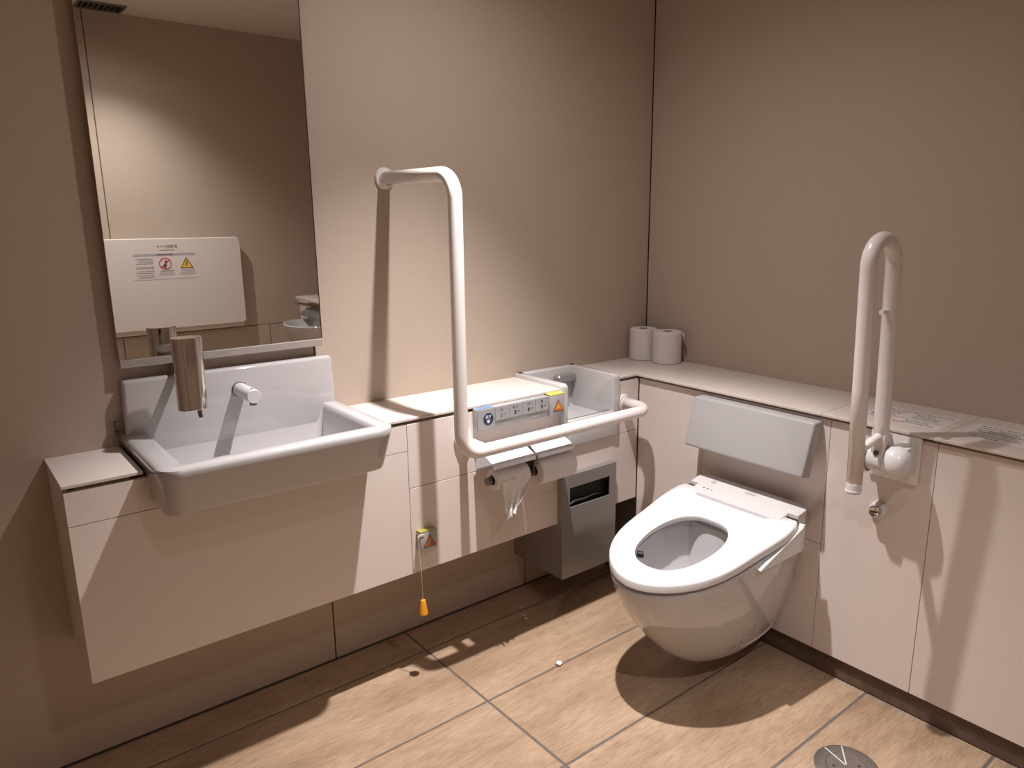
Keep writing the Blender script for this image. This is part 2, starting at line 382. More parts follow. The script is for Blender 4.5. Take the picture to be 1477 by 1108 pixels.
t = thing('faucet', 'short round chrome spout on the splashback of the wide basin', 'faucet', (-1.449, -.03, .82))
bm = NB(); lathe(bm, (-1.449, 0, .8185), 'y', [(.0, -.132), (.0148, -.132), (.016, -.1305), (.016, -.0330), (0, -.0330)], 32); obj('spout', bm, 'alu', t, True)
bm = NB(); lathe(bm, (-1.449, 0, .8185), 'y', [(.0, -.0350), (.0178, -.0350), (.0178, -.0328), (0, -.0328)], 32); obj('collar', bm, 'darkmetal', t, True)
bm = NB(); lathe(bm, (-1.449, -.119, .8185), 'z', [(.0, -.0215), (.0075, -.0215), (.0085, -.012), (0, -.012)], 20); obj('outlet', bm, 'darkmetal', t, True)
bm = NB(); lathe(bm, (-1.449, -.119, .8185), 'z', [(.0, .0158), (.0035, .0158), (.0035, .0164), (0, .0164)], 12); obj('sensor_eye', bm, 'black', t)

t = thing('soap_dispenser', 'tall polished chrome soap dispenser hanging in front of the mirror over the basin', 'dispenser', (-1.578, -.125, .81))
def stadium(cx, cy, hw, r, z, n=14):
    pts = []
    for k in range(n+1): a = -PI/2+PI*k/n; pts.append(Vector((cx+hw+r*math.cos(a), cy+r*math.sin(a), z)))
    for k in range(n+1): a = PI/2+PI*k/n; pts.append(Vector((cx-hw+r*math.cos(a), cy+r*math.sin(a), z)))
    return pts
bm = NB(); loft(bm, [stadium(-1.578, -.125, .009, .0215, .9675), stadium(-1.578, -.125, .009, .0225, .9665), stadium(-1.579, -.125, .007, .0225, .812), stadium(-1.579, -.125, .007, .0215, .811)])
obj('body', bm, 'chrome', t, True)
bm = NB(); tube(bm, [(-1.568, -.132, .8115), (-1.568, -.133, .800), (-1.567, -.135, .7915)], [.0048, .0045, .004], 14); obj('nozzle', bm, 'darkmetal', t, True)
bm = NB(); tube(bm, [(-1.582, -.104, .886), (-1.582, -.001, .886)], .009, 16); obj('wall_arm', bm, 'chrome', t, True)

# ------------------------------------------------------------------ mirror
t = thing('wall_mirror', 'tall frameless mirror with a slim bottom ledge above the wide basin', 'mirror', (-1.465, -.02, .90))
MX0, MX1, MZ0, MZ1 = -1.690, -1.2345, .8980, 1.86
obj('back_box', box(NB(), MX0+.004, MX1-.006, -.0195, -.001, MZ0+.014, MZ1-.004), 'darkmetal', t)
obj('glass', box(NB(), MX0, MX1, -.0240, -.0200, MZ0+.018, MZ1, .0006, 1), 'mirror', t)
bm = NB(); box(bm, MX0, MX1+.001, -.0262, -.0200, MZ0, MZ0+.0175, .0008, 1); box(bm, MX0+.01, MX1-.012, -.0198, -.002, MZ0+.002, MZ0+.0125)
obj('ledge', bm, 'ledge', t)
obj('edge_strip', box(NB(), MX1, MX1+.0022, -.0236, -.0200, MZ0+.018, MZ1), 'black', t)

# ------------------------------------------------------------------ L-shaped grab bar
BY, BZ, BXV = -.330, .637, -1.024
t = thing('grab_bar', 'white L-shaped grab bar rising above the shelf and crossing over the paper holder', 'grab bar', (-1.0, -.2, .6))
path = fillet_path([(BXV, -.002, 1.312), (BXV, BY, 1.312), (BXV, BY, BZ), (-.335, BY, BZ+.002), (-.335, -D-.001, BZ+.002)], .055, 12)
bm = NB(); tube(bm, path, .0172, 24); obj('bar', bm, 'tube', t, 'all')
bm = NB(); tube(bm, [(-.945, -D-.001, BZ), (-.945, BY+.006, BZ)], .0125, 18); obj('support_bar', bm, 'tube', t, True)
def flange(c, s=1):
    bm = NB(); lathe(bm, c, 'y', [(.0, 0), (.0275, 0), (.0275, -.004*s), (.0255, -.0075*s), (.0185, -.0085*s), (.0185, -.013*s), (0, -.013*s)], 30); return obj('flange', bm, 'tube', t, True)
flange((BXV, -.0005, 1.312)); flange((-.335, -D-.0005, BZ+.002)); flange((-.945, -D-.0005, BZ))
for dx in (.007, .016):
    bm = NB(); lathe(bm, (BXV-.002+dx*.3, -.012-dx, 1.2952), 'z', [(0, -.0015), (.0028, -.0015), (.0028, .001), (0, .001)], 10); obj('set_screw', bm, 'black', t)

# ------------------------------------------------------------------ emergency buttons and control panel
YF = -D-.0003
def fx(a, b_): return (1, 0, 0), (0, 0, 1)
t = thing('control_panel', 'long grey washlet control panel with a navy round flush button under the shelf', 'control panel', (-.785, -D, .656))
obj('body', box(NB(), -.9115, -.6635, YF-.020, YF, .656, .7155, .0015, 2), 'panelbody', t, True)
obj('flush_button', box(NB(), -.9100, -.8545, YF-.0235, YF-.0205, .6570, .7145, .0010, 2), 'panelgrey', t)
bm = NB(); box(bm, -.9085, -.857, YF-.0195, YF-.006, .7156, .7161); obj('blue_strip', bm, 'blue', t)
XD, ZD = (1, 0, 0), (0, 0, 1)
for k in range(4):
    x0 = -.8525+k*.0472
    bt = obj('button', box(NB(), x0, x0+.0464, YF-.0232, YF-.0205, .6765, .7145, .0008, 1), 'panelgrey', t)
    cx = x0+.0232
    text('lettering', ['止', 'おしり', 'ビデ', '音'][k], .0085 if k in (0, 3) else .0062, (cx-.002, YF-.0233, .7045), XD, ZD, 'ink', bt)
    bm = NB()
    lathe(bm, (cx-.002, YF-.0234, .691), 'y', [(0, 0), (.0036, 0), (.0036, -.0003), (0, -.0003)], 12)
    marks(bm, (cx, YF-.0234, .691), XD, ZD, [(.006, -.0006, .014, .0006), (-.006, -.006, .002, -.0048)])
    obj('icon', bm, 'ink' if k else 'inkgrey', bt)
bm = NB()
for a in (-.838, -.735):
    marks(bm, (a, YF-.0203, .669), XD, ZD, textrows(0, .045, 0, .003, .9, 1, .004, int(-a*1000))+textrows(.008, .034, -.006, .0035, .9, 1, .004, int(-a*900)))
obj('small_print', bm, 'inkpale', t)['kind'] = 'stuff'
fb = bpy.data.objects['flush_button']
bm = NB(); lathe(bm, (-.8765, YF-.0236, .686), 'y', [(0, 0), (.0165, 0), (.0165, -.0006), (0, -.0006)], 32); st = obj('round_sticker', bm, 'navy', t)
text('lettering', '流す', .0100, (-.8765, YF-.0245, .6915), XD, ZD, 'inkwhite', st)
bm = NB(); lathe(bm, (-.8765, YF-.0243, .679), 'y', [(0, 0), (.0042, 0), (.0042, -.0004), (0, -.0004)], 14); marks(bm, (-.8765, YF-.0243, .679), XD, ZD, [(-.0055, .003, .0055, .0045)]); obj('icon', bm, 'inkwhite', st)

def tri(bm, c, w, h, y0, y1):
    return prism(bm, [(c[0]-w/2, c[1]-h/2), (c[0]+w/2, c[1]-h/2), (c[0], c[1]+h/2)], 'y', y0, y1)
def alarm(t, x0, x1, z0, z1, trim, om):
    obj('case', box(NB(), x0, x1, YF-.021, YF, z0, z1-.0045, .0016, 2), 'panelbody', t, True)
    obj('top_trim', box(NB(), x0+.0008, x1-.0008, YF-.0205, YF, z1-.0044, z1, .001, 2), trim, t, True)
    c = ((x0+x1)/2+.002, (z0+z1)/2-.002)
    bm = NB(); tri(bm, c, .037, .034, YF-.0222, YF-.0208); bo = obj('triangle_border', bm, 'ink', t)
    bm = NB(); tri(bm, (c[0], c[1]-.0006), .031, .028, YF-.0230, YF-.0223); obj('warning_triangle', bm, om, t)
    bm = NB(); lathe(bm, (c[0], YF-.0231, c[1]-.005), 'y', [(0, 0), (.0034, 0), (.0034, -.0003), (0, -.0003)], 14)
    marks(bm, (c[0], YF-.0231, c[1]-.005), XD, ZD, [(-.0075, .001, -.0055, .004), (.0055, .001, .0075, .004), (-.001, .0045, .001, .0075)])
    obj('pictogram', bm, 'inkgrey' if om == 'orangeshade' else 'yelsign', t)
t = thing('emergency_button', 'small grey call button with orange triangle and lime top strip beside the control panel', 'button', (-.629, -D, .652))
alarm(t, -.656, -.601, .652, .7165, 'yellow', 'orange')
t = thing('emergency_button', 'grey call button with orange triangle and hanging yellow pull cord', 'button', (-1.07, -D, .37))
alarm(t, -1.097, -1.046, .368, .421, 'yellowshade', 'orangeshade')
bm = NB(); tube(bm, fillet_path([(-1.0935, YF-.012, .4085), (-1.1005, YF-.016, .410), (-1.1008, YF-.020, .36), (-1.0985, YF-.022, .30), (-1.0975, YF-.0225, .232)], .004, 4), .0010, 8); obj('pull_cord', bm, 'cord', t, 'all')
bm = NB(); box(bm, -1.1015, -1.086, YF-.0225, YF-.0205, .4085, .4150, .0008, 1); obj('cord_clip', bm, 'cord', t)
bm = NB(); lathe(bm, (-1.0975, YF-.0225, .190), 'z', [(0, 0), (.0085, .0), (.0118, .002), (.0118, .007), (.0075, .036), (.0062, .0415), (0, .0425)], 24); obj('pull_handle', bm, 'handle', t, True)

# ------------------------------------------------------------------ small corner hand basin
BX0, BX1, BT = -.605, -.361, .737
t = thing('hand_basin', 'small white open-fronted hand basin let into the shelf near the corner', 'sink', (-.483, -.11, .54))
bm = NB()
yf = -D-.012
def cutbox(x0, x1):      # side wall whose front top corner is rounded
    prism(bm, [(-.0015, .5386), (yf, .5386), (yf, BT-.008), (yf+.008, BT), (-.0015, BT)], 'x', x0, x1, .005)
cutbox(BX0, BX0+.027); cutbox(BX1-.027, BX1)
box(bm, BX0+.001, BX1-.001, -.030, -.0015, .545, BT, .006, 3)
box(bm, BX0+.004, BX1-.004, yf+.0015, yf+.024, .5386, .622, .006, 3)
# dished floor
n = 10; grid = []
for i in range(n+1):
    row = []
    for j in range(n+1):
        a, c = i/n, j/n
        x = BX0+.015+(BX1-BX0-.03)*a; y = -.015+(yf+.012+.015)*c
        e = max(abs(2*a-1), abs(2*c-1)); z = .575+.05*max(0, (e-.55)/.45)**2
        row.append(bm.verts.new((x, y, z)))
    grid.append(row)
for i in range(n):
    for j in range(n): bm.faces.new((grid[i][j], grid[i+1][j], grid[i+1][j+1], grid[i][j+1]))
box(bm, BX0+.01, BX1-.01, yf+.01, -.01, .5386, .560)
obj('basin', bm, 'porc', t, True)
bm = NB(); loft(bm, [[Vector((x, y, z)) for x, z in rrect(-.468, -.388, .690, .716, .0125, 6)] for y in (-.0295, -.050)] + [[Vector((x, -.055, z)) for x, z in rrect(-.464, -.392, .694, .712, .009, 6)]])
obj('spout', bm, 'darkmetal2', t, True)
bm = NB(); lathe(bm, (-.483, -.12, .5752), 'z', [(0, 0), (.016, 0), (.016, .002), (0, .003)], 20); obj('drain_cover', bm, 'chrome', t, True)

# ------------------------------------------------------------------ double paper holder and rolls
t = thing('paper_holder', 'double toilet paper holder with two curved metal lids below the grab bar', 'paper holder', (-.79, -.27, .53))
obj('back_plate', box(NB(), -.905, -.640, YF-.004, YF, .530, .605, .001, 1), 'alu', t)
LYF = -.310
def lid(x0, x1):
    prof = []
    for k in range(9):
        a = k/8
        prof.append((YF-.018+(LYF-YF+.018)*a, .603-.006*a-.018*a**2.2))
    th = .0022
    bm = NB(); prism(bm, prof+[(y, z-th) for y, z in prof[::-1]], 'x', x0, x1)
    box(bm, x0, x1, LYF-.0015, LYF+.0012, .5690, .5800, .0006, 1)
    return obj('lid', bm, 'alu', t, True)
lid(-.914, -.7715); lid(-.7635, -.631)
RY, RZ1, RZ2 = -.279, .5280, .5215
def bracket(nm, x, w):
    bm = NB(); prism(bm, [(YF-.002, .600), (YF-.02, .603), (YF-.065, .598), (LYF+.006, .577), (LYF+.010, .560), (RY-.013, .520), (RY, .512), (RY+.013, .520), (YF-.020, .560), (YF-.002, .565)], 'x', x-w, x+w)
    return obj(nm, bm, 'darkmetal', t)
bracket('divider', -.7675, .0022)
for x0, x1, z in ((-.9140, -.7700, RZ1), (-.7665, -.6220, RZ2)):
    bm = NB(); lathe(bm, (0, RY, z), 'x', [(0, x0), (.0115, x0), (.0115, x0+.012), (.007, x0+.013), (.007, x1), (0, x1)], 22); obj('spindle', bm, 'darkmetal', t, True)
def roll(t, c, axis, R, h, rc, core=True):
    """hollow paper roll: outer wall, end faces and inner wall"""
    u, v, w = AX[axis]; c = Vector(c); bm = NB(); n = 40
    pr = [(rc, 0), (R-.003, 0), (R, .003), (R, h-.003), (R-.003, h), (rc, h)]
    rings = [[c+w*hh+(u*math.cos(2*PI*k/n)+v*math.sin(2*PI*k/n))*r for k in range(n)] for r, hh in pr+[pr[0]]]
    loft(bm, rings, False, False); bmesh.ops.remove_doubles(bm, verts=bm.verts[:], dist=1e-6)
    o = obj('paper', bm, 'paper', t, True)
    bm = NB(); rings = [[c+w*hh+(u*math.cos(2*PI*k/n)+v*math.sin(2*PI*k/n))*r for k in range(n)] for r, hh in [(rc+.0003, .0005), (rc+.0003, h-.0005), (rc-.0012, h-.0005), (rc-.0012, .0005), (rc+.0003, .0005)]]
    loft(bm, rings, False, False); obj('cardboard_core', bm, 'core', t, True)
t = thing('toilet_roll', 'nearly used toilet roll on the holder with torn paper hanging down', 'toilet roll', (-.840, RY, .505))
roll(t, (-.897, RY, RZ1), 'x', .0285, .112, .0135)
# hanging sheet: narrows and crumples towards its torn end
bm = NB(); rows = []; nr, nc = 26, 22; rd = random.Random(3)
for i in range(nr+1):
    s = i/nr; row = []
    half = .052*(1-.62*s**1.3); cx = -.836-.012*s**2-.008*s
    for j in range(nc+1):
        q = j/nc*2-1
        amp = .0015+.010*s**2.2
        fold = math.sin(q*9+s*2.5)*amp + math.sin(q*21+1.3*s)*amp*.55
        x = cx+q*half+rd.uniform(-1, 1)*.0015*s
        zend = .405+.022*abs(math.sin(q*6.1+.8))+(.045*max(0, q)**1.4)+rd.uniform(0, .006)
        z = .530+(zend-.530)*s
        y = RY-.0288+.004*s+fold-.006*s
        row.append(bm.verts.new((x, y, z)))
    rows.append(row)
for i in range(nr):
    for j in range(nc): bm.faces.new((rows[i][j], rows[i][j+1], rows[i+1][j+1], rows[i+1][j]))
sheet = obj('hanging_sheet', bm, 'paper', t, 'all')
sm = sheet.modifiers.new('thickness', 'SOLIDIFY'); sm.thickness = .0006
t = thing('toilet_roll', 'half-used toilet roll on the holder at the side of the waste bin', 'toilet roll', (-.69, RY, .49))
roll(t, (-.7505, RY, RZ2), 'x', .0405, .128, .0135)
bm = NB()
prism(bm, [(RY-.0406, RZ2), (RY-.0416, RZ2-.001), (RY-.0412, RZ2-.02), (RY-.0402, RZ2-.02)], 'x', -.7515, -.630); obj('loose_sheet_end', bm, 'paper', t)

def spare(c, R, label, ang):
    t = thing('toilet_roll', label, 'toilet roll', (c[0], c[1], HS), 'spare rolls on the corner shelf')
    roll(t, (c[0], c[1], HS+.0003), 'z', R, .108, .016)
    # loose end lifting off the roll
    a = ang; p = Vector((c[0]+R*math.cos(a), c[1]+R*math.sin(a), 0)); tg = Vector((-math.sin(a), math.cos(a), 0))*-1
    bm = NB(); rings = []
    for k in range(7):
        s = k/6; q = p+tg*(.028*s)+Vector((math.cos(a), math.sin(a), 0))*(.0006+.003*s*s)
        rings.append([q+Vector((0, 0, HS+.106-.002*s)), q+Vector((0, 0, HS+.106-.022-.006*s))])
    R_ = [[bm.verts.new(p_) for p_ in r] for r in rings]
    for a_, b_ in zip(R_, R_[1:]): bm.faces.new((a_[0], a_[1], b_[1], b_[0]))
    e = obj('loose_sheet_end', bm, 'paper', t, 'all'); sm = e.modifiers.new('thickness', 'SOLIDIFY'); sm.thickness = .0006
    return t
spare((-.072, -.052), .047, 'spare white toilet roll standing deepest in the shelf corner', -.7)
spare((-.060, -.152), .049, 'spare white toilet roll with lifted paper end, nearer the toilet on the shelf', -.75)

# ------------------------------------------------------------------ waste bin
WX0, WX1, WYF, WZ0, WZ1 = -.610, -.383, -.238, .125, .457
t = thing('waste_bin', 'grey metal wall-hung waste bin with a rectangular slot beside the toilet', 'bin', ((WX0+WX1)/2, -.12, WZ0))
sx0, sx1, sz0, sz1 = -.580, -.411, .353, .4165
bm = NB()      # front with the slot cut through
ox = [WX0, sx0, sx1, WX1]; oz = [WZ0, sz0, sz1, WZ1]
V = {}
for yk, yv in (('f', WYF), ('b', WYF+.004)):
    for i, x in enumerate(ox):
        for j, z in enumerate(oz): V[yk, i, j] = bm.verts.new((x, yv, z))
for i in range(3):
    for j in range(3):
        if (i, j) == (1, 1): continue
        for yk in 'fb': bm.faces.new([V[yk, i, j], V[yk, i+1, j], V[yk, i+1, j+1], V[yk, i, j+1]])
for a, b_ in (((1, 1), (2, 1)), ((2, 1), (2, 2)), ((2, 2), (1, 2)), ((1, 2), (1, 1)), ((0, 0), (3, 0)), ((3, 0), (3, 3)), ((3, 3), (0, 3)), ((0, 3), (0, 0))):
    bm.faces.new([V['f', a[0], a[1]], V['f', b_[0], b_[1]], V['b', b_[0], b_[1]], V['b', a[0], a[1]]])
obj('front', bm, 'binmetal', t)
bm = NB()
box(bm, WX0, WX0+.003, WYF+.0042, -D-.001, WZ0, WZ1, 0); box(bm, WX1-.003, WX1, WYF+.0042, -D-.001, WZ0, WZ1)
box(bm, WX0+.003, WX1-.003, WYF+.0042, -D-.001, WZ1-.003, WZ1)
box(bm, WX0, WX0+.003, -D-.001, -.001, WZ0, HB-.002); box(bm, WX1-.003, WX1, -D-.001, -.001, WZ0, HB-.002)
box(bm, WX0+.003, WX1-.003, WYF+.0042, -.001, WZ0, WZ0+.003)
obj('casing', bm, 'binmetal', t)
bm = NB(); box(bm, WX0+.006, WX1-.006, -D-.0016, -D-.0010, HB, WZ1-.004); obj('inner_back', bm, 'bindark', t)
bm = NB(); box(bm, sx0-.004, sx1+.004, WYF+.0046, WYF+.0066, sz0-.01, sz0-.001); obj('slot_lip', bm, 'binmetal', t)
bm = NB(); tube(bm, [(-.578, WYF+.012, .356), (-.55, WYF+.011, .366), (-.51, WYF+.012, .363), (-.47, WYF+.012, .368), (-.44, WYF+.013, .363)], [.003, .004, .0035, .003, .002], 8); tag(obj('crumpled_liner', bm, 'bag', None, 'all'), 'dark crumpled bag edge showing inside the slot of the waste bin', 'bin bag')

# ------------------------------------------------------------------ toilet
YC = -.683
def P(u, v, z): return Vector((-D2-u, YC+v, z))
SZ0 = .4774; SL = .2
def plane(u): return SZ0-SL*u
def interp(tab, x):
    for (x0, y0), (x1, y1) in zip(tab, tab[1:]):
        if x <= x1:
            k = (x-x0)/(x1-x0) if x1 > x0 else 0
            return y0+(y1-y0)*max(0, min(1, k))
    return tab[-1][1]
t = thing('toilet', 'white wall-hung toilet with open bidet seat and raised rear control cover', 'toilet', (-.5, YC, .05))
def contour(uf, um, w, wr, n=22, p=2.15, u0=.0005):
    """half outline from the rear to the tip, mirrored: list of (u, v)"""
    half = []
    for k in range(10):
        s = k/10; half.append((u0+(um-u0)*s, wr+(w-wr)*(math.sin(s*PI/2))))
    for k in range(n+1):
        a = PI/2*k/n; half.append((um+(uf-um)*math.sin(a)**(2/p), w*math.cos(a)**(2/p)))
    return half+[(u, -v) for u, v in half[-2::-1]]
def ring_t(z, sl, *a, **k): return [P(u, v, z+sl*(.387-u)) for u, v in contour(*a, **k)]
rings = [ring_t(.052, 0, .20, .10, .030, .030), ring_t(.053, 0, .27, .12, .060, .055), ring_t(.060, .005, .305, .13, .078, .068),
         ring_t(.078, .01, .34, .14, .096, .080), ring_t(.115, .02, .385, .15, .118, .094), ring_t(.165, .04, .430, .165, .140, .110),
         ring_t(.220, .07, .472, .185, .158, .125), ring_t(.275, .11, .502, .20, .171, .140), ring_t(.320, .15, .520, .215, .179, .150),
         ring_t(.3510, .185, .529, .225, .183, .156), ring_t(.3615, .195, .530, .225, .184, .158), ring_t(.3655, .2, .526, .225, .181, .155)]
rings.append(ring_t(.3665, .2, .498, .27, .13, .09, u0=.19))
rings.append(ring_t(.362, .2, .492, .28, .118, .082, u0=.20))
rings.append(ring_t(.330, .17, .480, .29, .112, .080, u0=.205))
rings.append(ring_t(.270, .10, .450, .29, .100, .07, u0=.21))
rings.append(ring_t(.215, .03, .400, .29, .075, .05, u0=.22))
rings.append(ring_t(.190, .0, .360, .29, .05, .03, u0=.23))
bm = NB(); loft(bm, rings); obj('bowl', bm, 'porc', t, 50)
bowl = bpy.data.objects['bowl.001'] if 'bowl.001' in bpy.data.objects else None
# seat ring
OUT = [(.099, .180), (.106, .188), (.13, .193), (.17, .1955), (.21, .1925), (.26, .186), (.31, .181), (.35, .176), (.39, .1665), (.43, .150), (.465, .127), (.495, .097), (.515, .066), (.528, .034), (.533, 0)]
def smooth_tab(tab, n):
    pts = [Vector((a, b_, 0)) for a, b_ in tab]; out = []
    L = [0]
    for a, b_ in zip(pts, pts[1:]): L.append(L[-1]+(b_-a).length)
    for k in range(n+1):
        d = L[-1]*k/n
        for i in range(len(L)-1):
            if d <= L[i+1]+1e-9: break
        s = (d-L[i])/(L[i+1]-L[i]); p0 = pts[max(0, i-1)]; p1 = pts[i]; p2 = pts[i+1]; p3 = pts[min(len(pts)-1, i+2)]
        q = .5*((2*p1)+(p2-p0)*s+(2*p0-5*p1+4*p2-p3)*s*s+(3*p1-p0-3*p2+p3)*s**3)
        out.append((q.x, q.y))
    return out
half = smooth_tab(OUT, 44)
outer = half+[(u, -v) for u, v in half[-2::-1]]
HIN = [(.213, 0), (.2145, .030), (.224, .055), (.245, .076), (.275, .090), (.31, .0965), (.35, .0960), (.39, .088), (.42, .076), (.445, .055), (.458, .030), (.4625, 0)]
hh = smooth_tab(HIN, 44)
inner_pts = hh+[(u, -v) for u, v in hh[-2:0:-1]]
cen = (.33, 0)
def ang(p): return math.atan2(p[1]-cen[1], p[0]-cen[0])
def ray_hit(poly, a, closed):
    dx, dy = math.cos(a), math.sin(a); best = 0
    n = len(poly)
    for i in range(n if closed else n-1):
        (x0, y0), (x1, y1) = poly[i], poly[(i+1) % n]
        x0 -= cen[0]; x1 -= cen[0]; y0 -= cen[1]; y1 -= cen[1]
        ex, ey = x1-x0, y1-y0; den = dx*ey-dy*ex
        if abs(den) < 1e-12: continue
        s = (x0*ey-y0*ex)/den; q = (x0*dy-y0*dx)/den
        if s > 0 and -1e-6 <= q <= 1+1e-6: best = max(best, s)
    return best
NA = 120
# seat outline: ears at both sides of the cover, straight rear edge at u=.132 between them
ear = [(.132, .148), (.090, .148)]
seat_poly = [(.132, -.148), (.132, .148), (.099, .150)]+outer+[(.099, -.150)]
corner_angles = [ang(p) for p in ((.132, .148), (.132, -.148), (.099, .150), (.099, -.150), outer[0], outer[-1])]
angs = sorted([2*PI*k/NA-PI for k in range(NA)]+corner_angles)
ro = [ray_hit(seat_poly, a, True) for a in angs]; ri = [ray_hit(inner_pts, a, True) for a in angs]
TH = .022
def sring(f, dz, inset=0):
    out = []
    for a, o_, i_ in zip(angs, ro, ri):
        r_ = i_+(o_-i_)*f+inset
        u = cen[0]+r_*math.cos(a); v = r_*math.sin(a)
        out.append(P(u, v, plane(u)+dz))
    return out
bm = NB()
S = [sring(1, -TH), sring(1, -.007), sring(1, -.003, -.0015), sring(1, .000, -.006), sring(.62, .005), sring(.35, .004), sring(0, -.001, .007), sring(0, -.005, .001), sring(0, -.012), sring(0, -TH+.002, .004), sring(0, -TH, .012)]
loft(bm, S+[S[0]], False, False); bmesh.ops.remove_doubles(bm, verts=bm.verts[:], dist=1e-5)
obj('seat', bm, 'plastic', t, True)
# rear cover and bidet housing
def cover(z0, z1, top):
    pts = [(.030, -.150), (.032, -.160), (.040, -.170), (.052, -.1745), (.0865, -.1745), (.0865, -.1465), (.1305, -.1465), (.1305, .1465), (.0865, .1465), (.0865, .1745), (.052, .1745), (.040, .170), (.032, .160), (.030, .150)]
    bm = NB(); loft(bm, [[P(u, v, plane(u)+z) for u, v in pts] for z in (z0, z1-.0015)]+[[P(.08+(u-.08)*.985, v*.993, plane(u)+z1) for u, v in pts]])
    return bm
cv = obj('rear_cover', cover(-.012, .0035, True), 'cover', t, True)
pts = [(.0005, -.150), (.028, -.168), (.10, -.182), (.20, -.185), (.20, .185), (.10, .182), (.028, .168), (.0005, .150)]
bm = NB(); loft(bm, [[P(u*.9+.012, v*.98, plane(u)-dz) for u, v in pts] for dz in (.052, .0125)])
box(bm, -D2-.06, -D2-.003, YC-.15, YC+.15, .400, .458)
b2 = bmesh.new(); loft(b2, [[P(u, v, .376 if k == 0 else plane(u)-.0122) for u, v in ((.033, -.158), (.050, -.1735), (.120, -.1735), (.120, .1735), (.050, .1735), (.033, .158))] for k in (0, 1)]); join(bm, b2)
hs = obj('bidet_housing', bm, 'plastic', t, True)
for s in (-1, 1):
    bm = NB(); loft(bm, [[P(u, v*s, plane(u)-dz) for u, v in ((.0868, .1468), (.0988, .1468), (.0988, .183), (.0868, .1755))] for dz in (.013, .006)]); obj('hinge_gap', bm, 'darkmetal', t)  # dark box stands in for the shade inside the hinge notch
    bm = NB(); b2 = bmesh.new()
    loft(b2, [[P(u, v*s, z) for u, z in ((.080, .4440), (.093, .4425), (.275, .381), (.268, .374), (.080, .374))] for v in (.178, .1935)])
    join(bm, b2); sa = obj('side_arm', bm, 'plastic', t)
    bm = NB(); b2 = bmesh.new()
    loft(b2, [[P(u, v*s, z) for u, z in ((.093, .4445), (.272, .3840), (.277, .3800), (.272, .3765), (.093, .4365))] for v in (.190, .1985)])
    bmesh.ops.recalc_face_normals(b2, faces=b2.faces[:]); bmesh.ops.bevel(b2, geom=b2.edges[:], offset=.0016, segments=2, profile=.5, affect='EDGES')
    join(bm, b2); obj('ledge', bm, 'plastic', sa)
nrm = Vector((-SL, 0, 1)); XR = Vector((0, -1, 0)); YR = Vector((1, 0, SL)).normalized()
def on(u, v, dz=.0038): return P(u, v, plane(u)+dz)
text('lettering', 'TOTO', .0085, on(.052, -.008), XR, YR, 'inkpale', cv)
text('lettering', 'WASHLET', .0085, on(.062, -.012), XR, YR, 'inkgrey', cv)
bm = NB()
def disc(u, v, r, h=.0006, n=20):
    X = Vector((0, 1, 0)); Y = Vector((1, 0, SL)).normalized(); Z = X.cross(Y)*-1; c = on(u, v)
    loft(bm, [[c+(X*math.cos(2*PI*k/n)+Y*math.sin(2*PI*k/n))*r+Z*q for k in range(n)] for q in (0, h)])
disc(.060, .112, .0085); obj('round_logo', bm, 'inkpale', cv)
bm = NB(); disc(.100, .116, .0032); disc(.100, .103, .0030); disc(.100, .089, .0022); obj('indicator_lamp', bm, 'inkgrey', cv)
# details inside the bowl and on its flank
from mathutils.bvhtree import BVHTree
bo = [c for c in t.children if c.name.startswith('bowl')][0]
tr = BVHTree.FromPolygons([v.co+ORG[t.name] for v in bo.data.vertices], [p.vertices[:] for p in bo.data.polygons])
bm = NB(); c0 = P(.405, .086, .362); tube(bm, [c0, c0+Vector((.012, -.012, -.002))], .0085, 16); obj('jet_outlet', bm, 'black', t, True)
def flank(u, z):       # a point on the outer side of the bowl, facing the room
    hit = tr.ray_cast(Vector((-D2-u, -2, z)), Vector((0, 1, 0))); return hit[0]-Vector((0, .0005, 0))
bm = NB(); rd = random.Random(5)
for r_ in range(6):
    for c_ in range(4):
        u0 = .262-.013*c_-.010*r_; z0 = .118+.0125*r_; w = .009*rd.uniform(.4, 1); h = .005*rd.uniform(.5, 1)
        if rd.random() < .3: continue
        q = [flank(u0, z0), flank(u0-w, z0), flank(u0-w, z0+h), flank(u0, z0+h)]
        bm.faces.new([bm.verts.new(p_) for p_ in q])
lb_ = obj('rating_label', bm, 'inkgrey', t); lb_['kind'] = 'stuff'
bm = NB(); tube(bm, [flank(u, .103+.0*u)+Vector((0, .001, 0)) for u in (.205, .17, .13, .09, .06, .035)], [.0015, .0035, .004, .004, .0035, .0015], 10); obj('side_ridge', bm, 'porc', t, True)
# ------------------------------------------------------------------ backrest
t = thing('backrest', 'grey padded backrest cushion fixed to the panels above the toilet', 'backrest', (-.33, -.69, .57))
bm = NB(); prism(bm, [], 'y', 0, 0) if False else None
b2 = bmesh.new(); loft(b2, [[Vector((x, y, z)) for x, z in ((-.309, .704), (-.350, .566), (-.310, .556), (-.2672, .7035))] for y in (-.859, -.476)])
bmesh.ops.recalc_face_normals(b2, faces=b2.faces[:]); bmesh.ops.bevel(b2, geom=b2.edges[:], offset=.006, segments=3, profile=.5, affect='EDGES'); join(bm, b2)
obj('cushion', bm, 'cushion', t, True)
for y in (-.57, -.75):
    bm = NB(); prism(bm, [(-D2-.0005, .575), (-.292, .575), (-.278, .640), (-D2-.0005, .650)], 'y', y-.02, y+.02)
    obj('bracket', bm, 'alu', t)

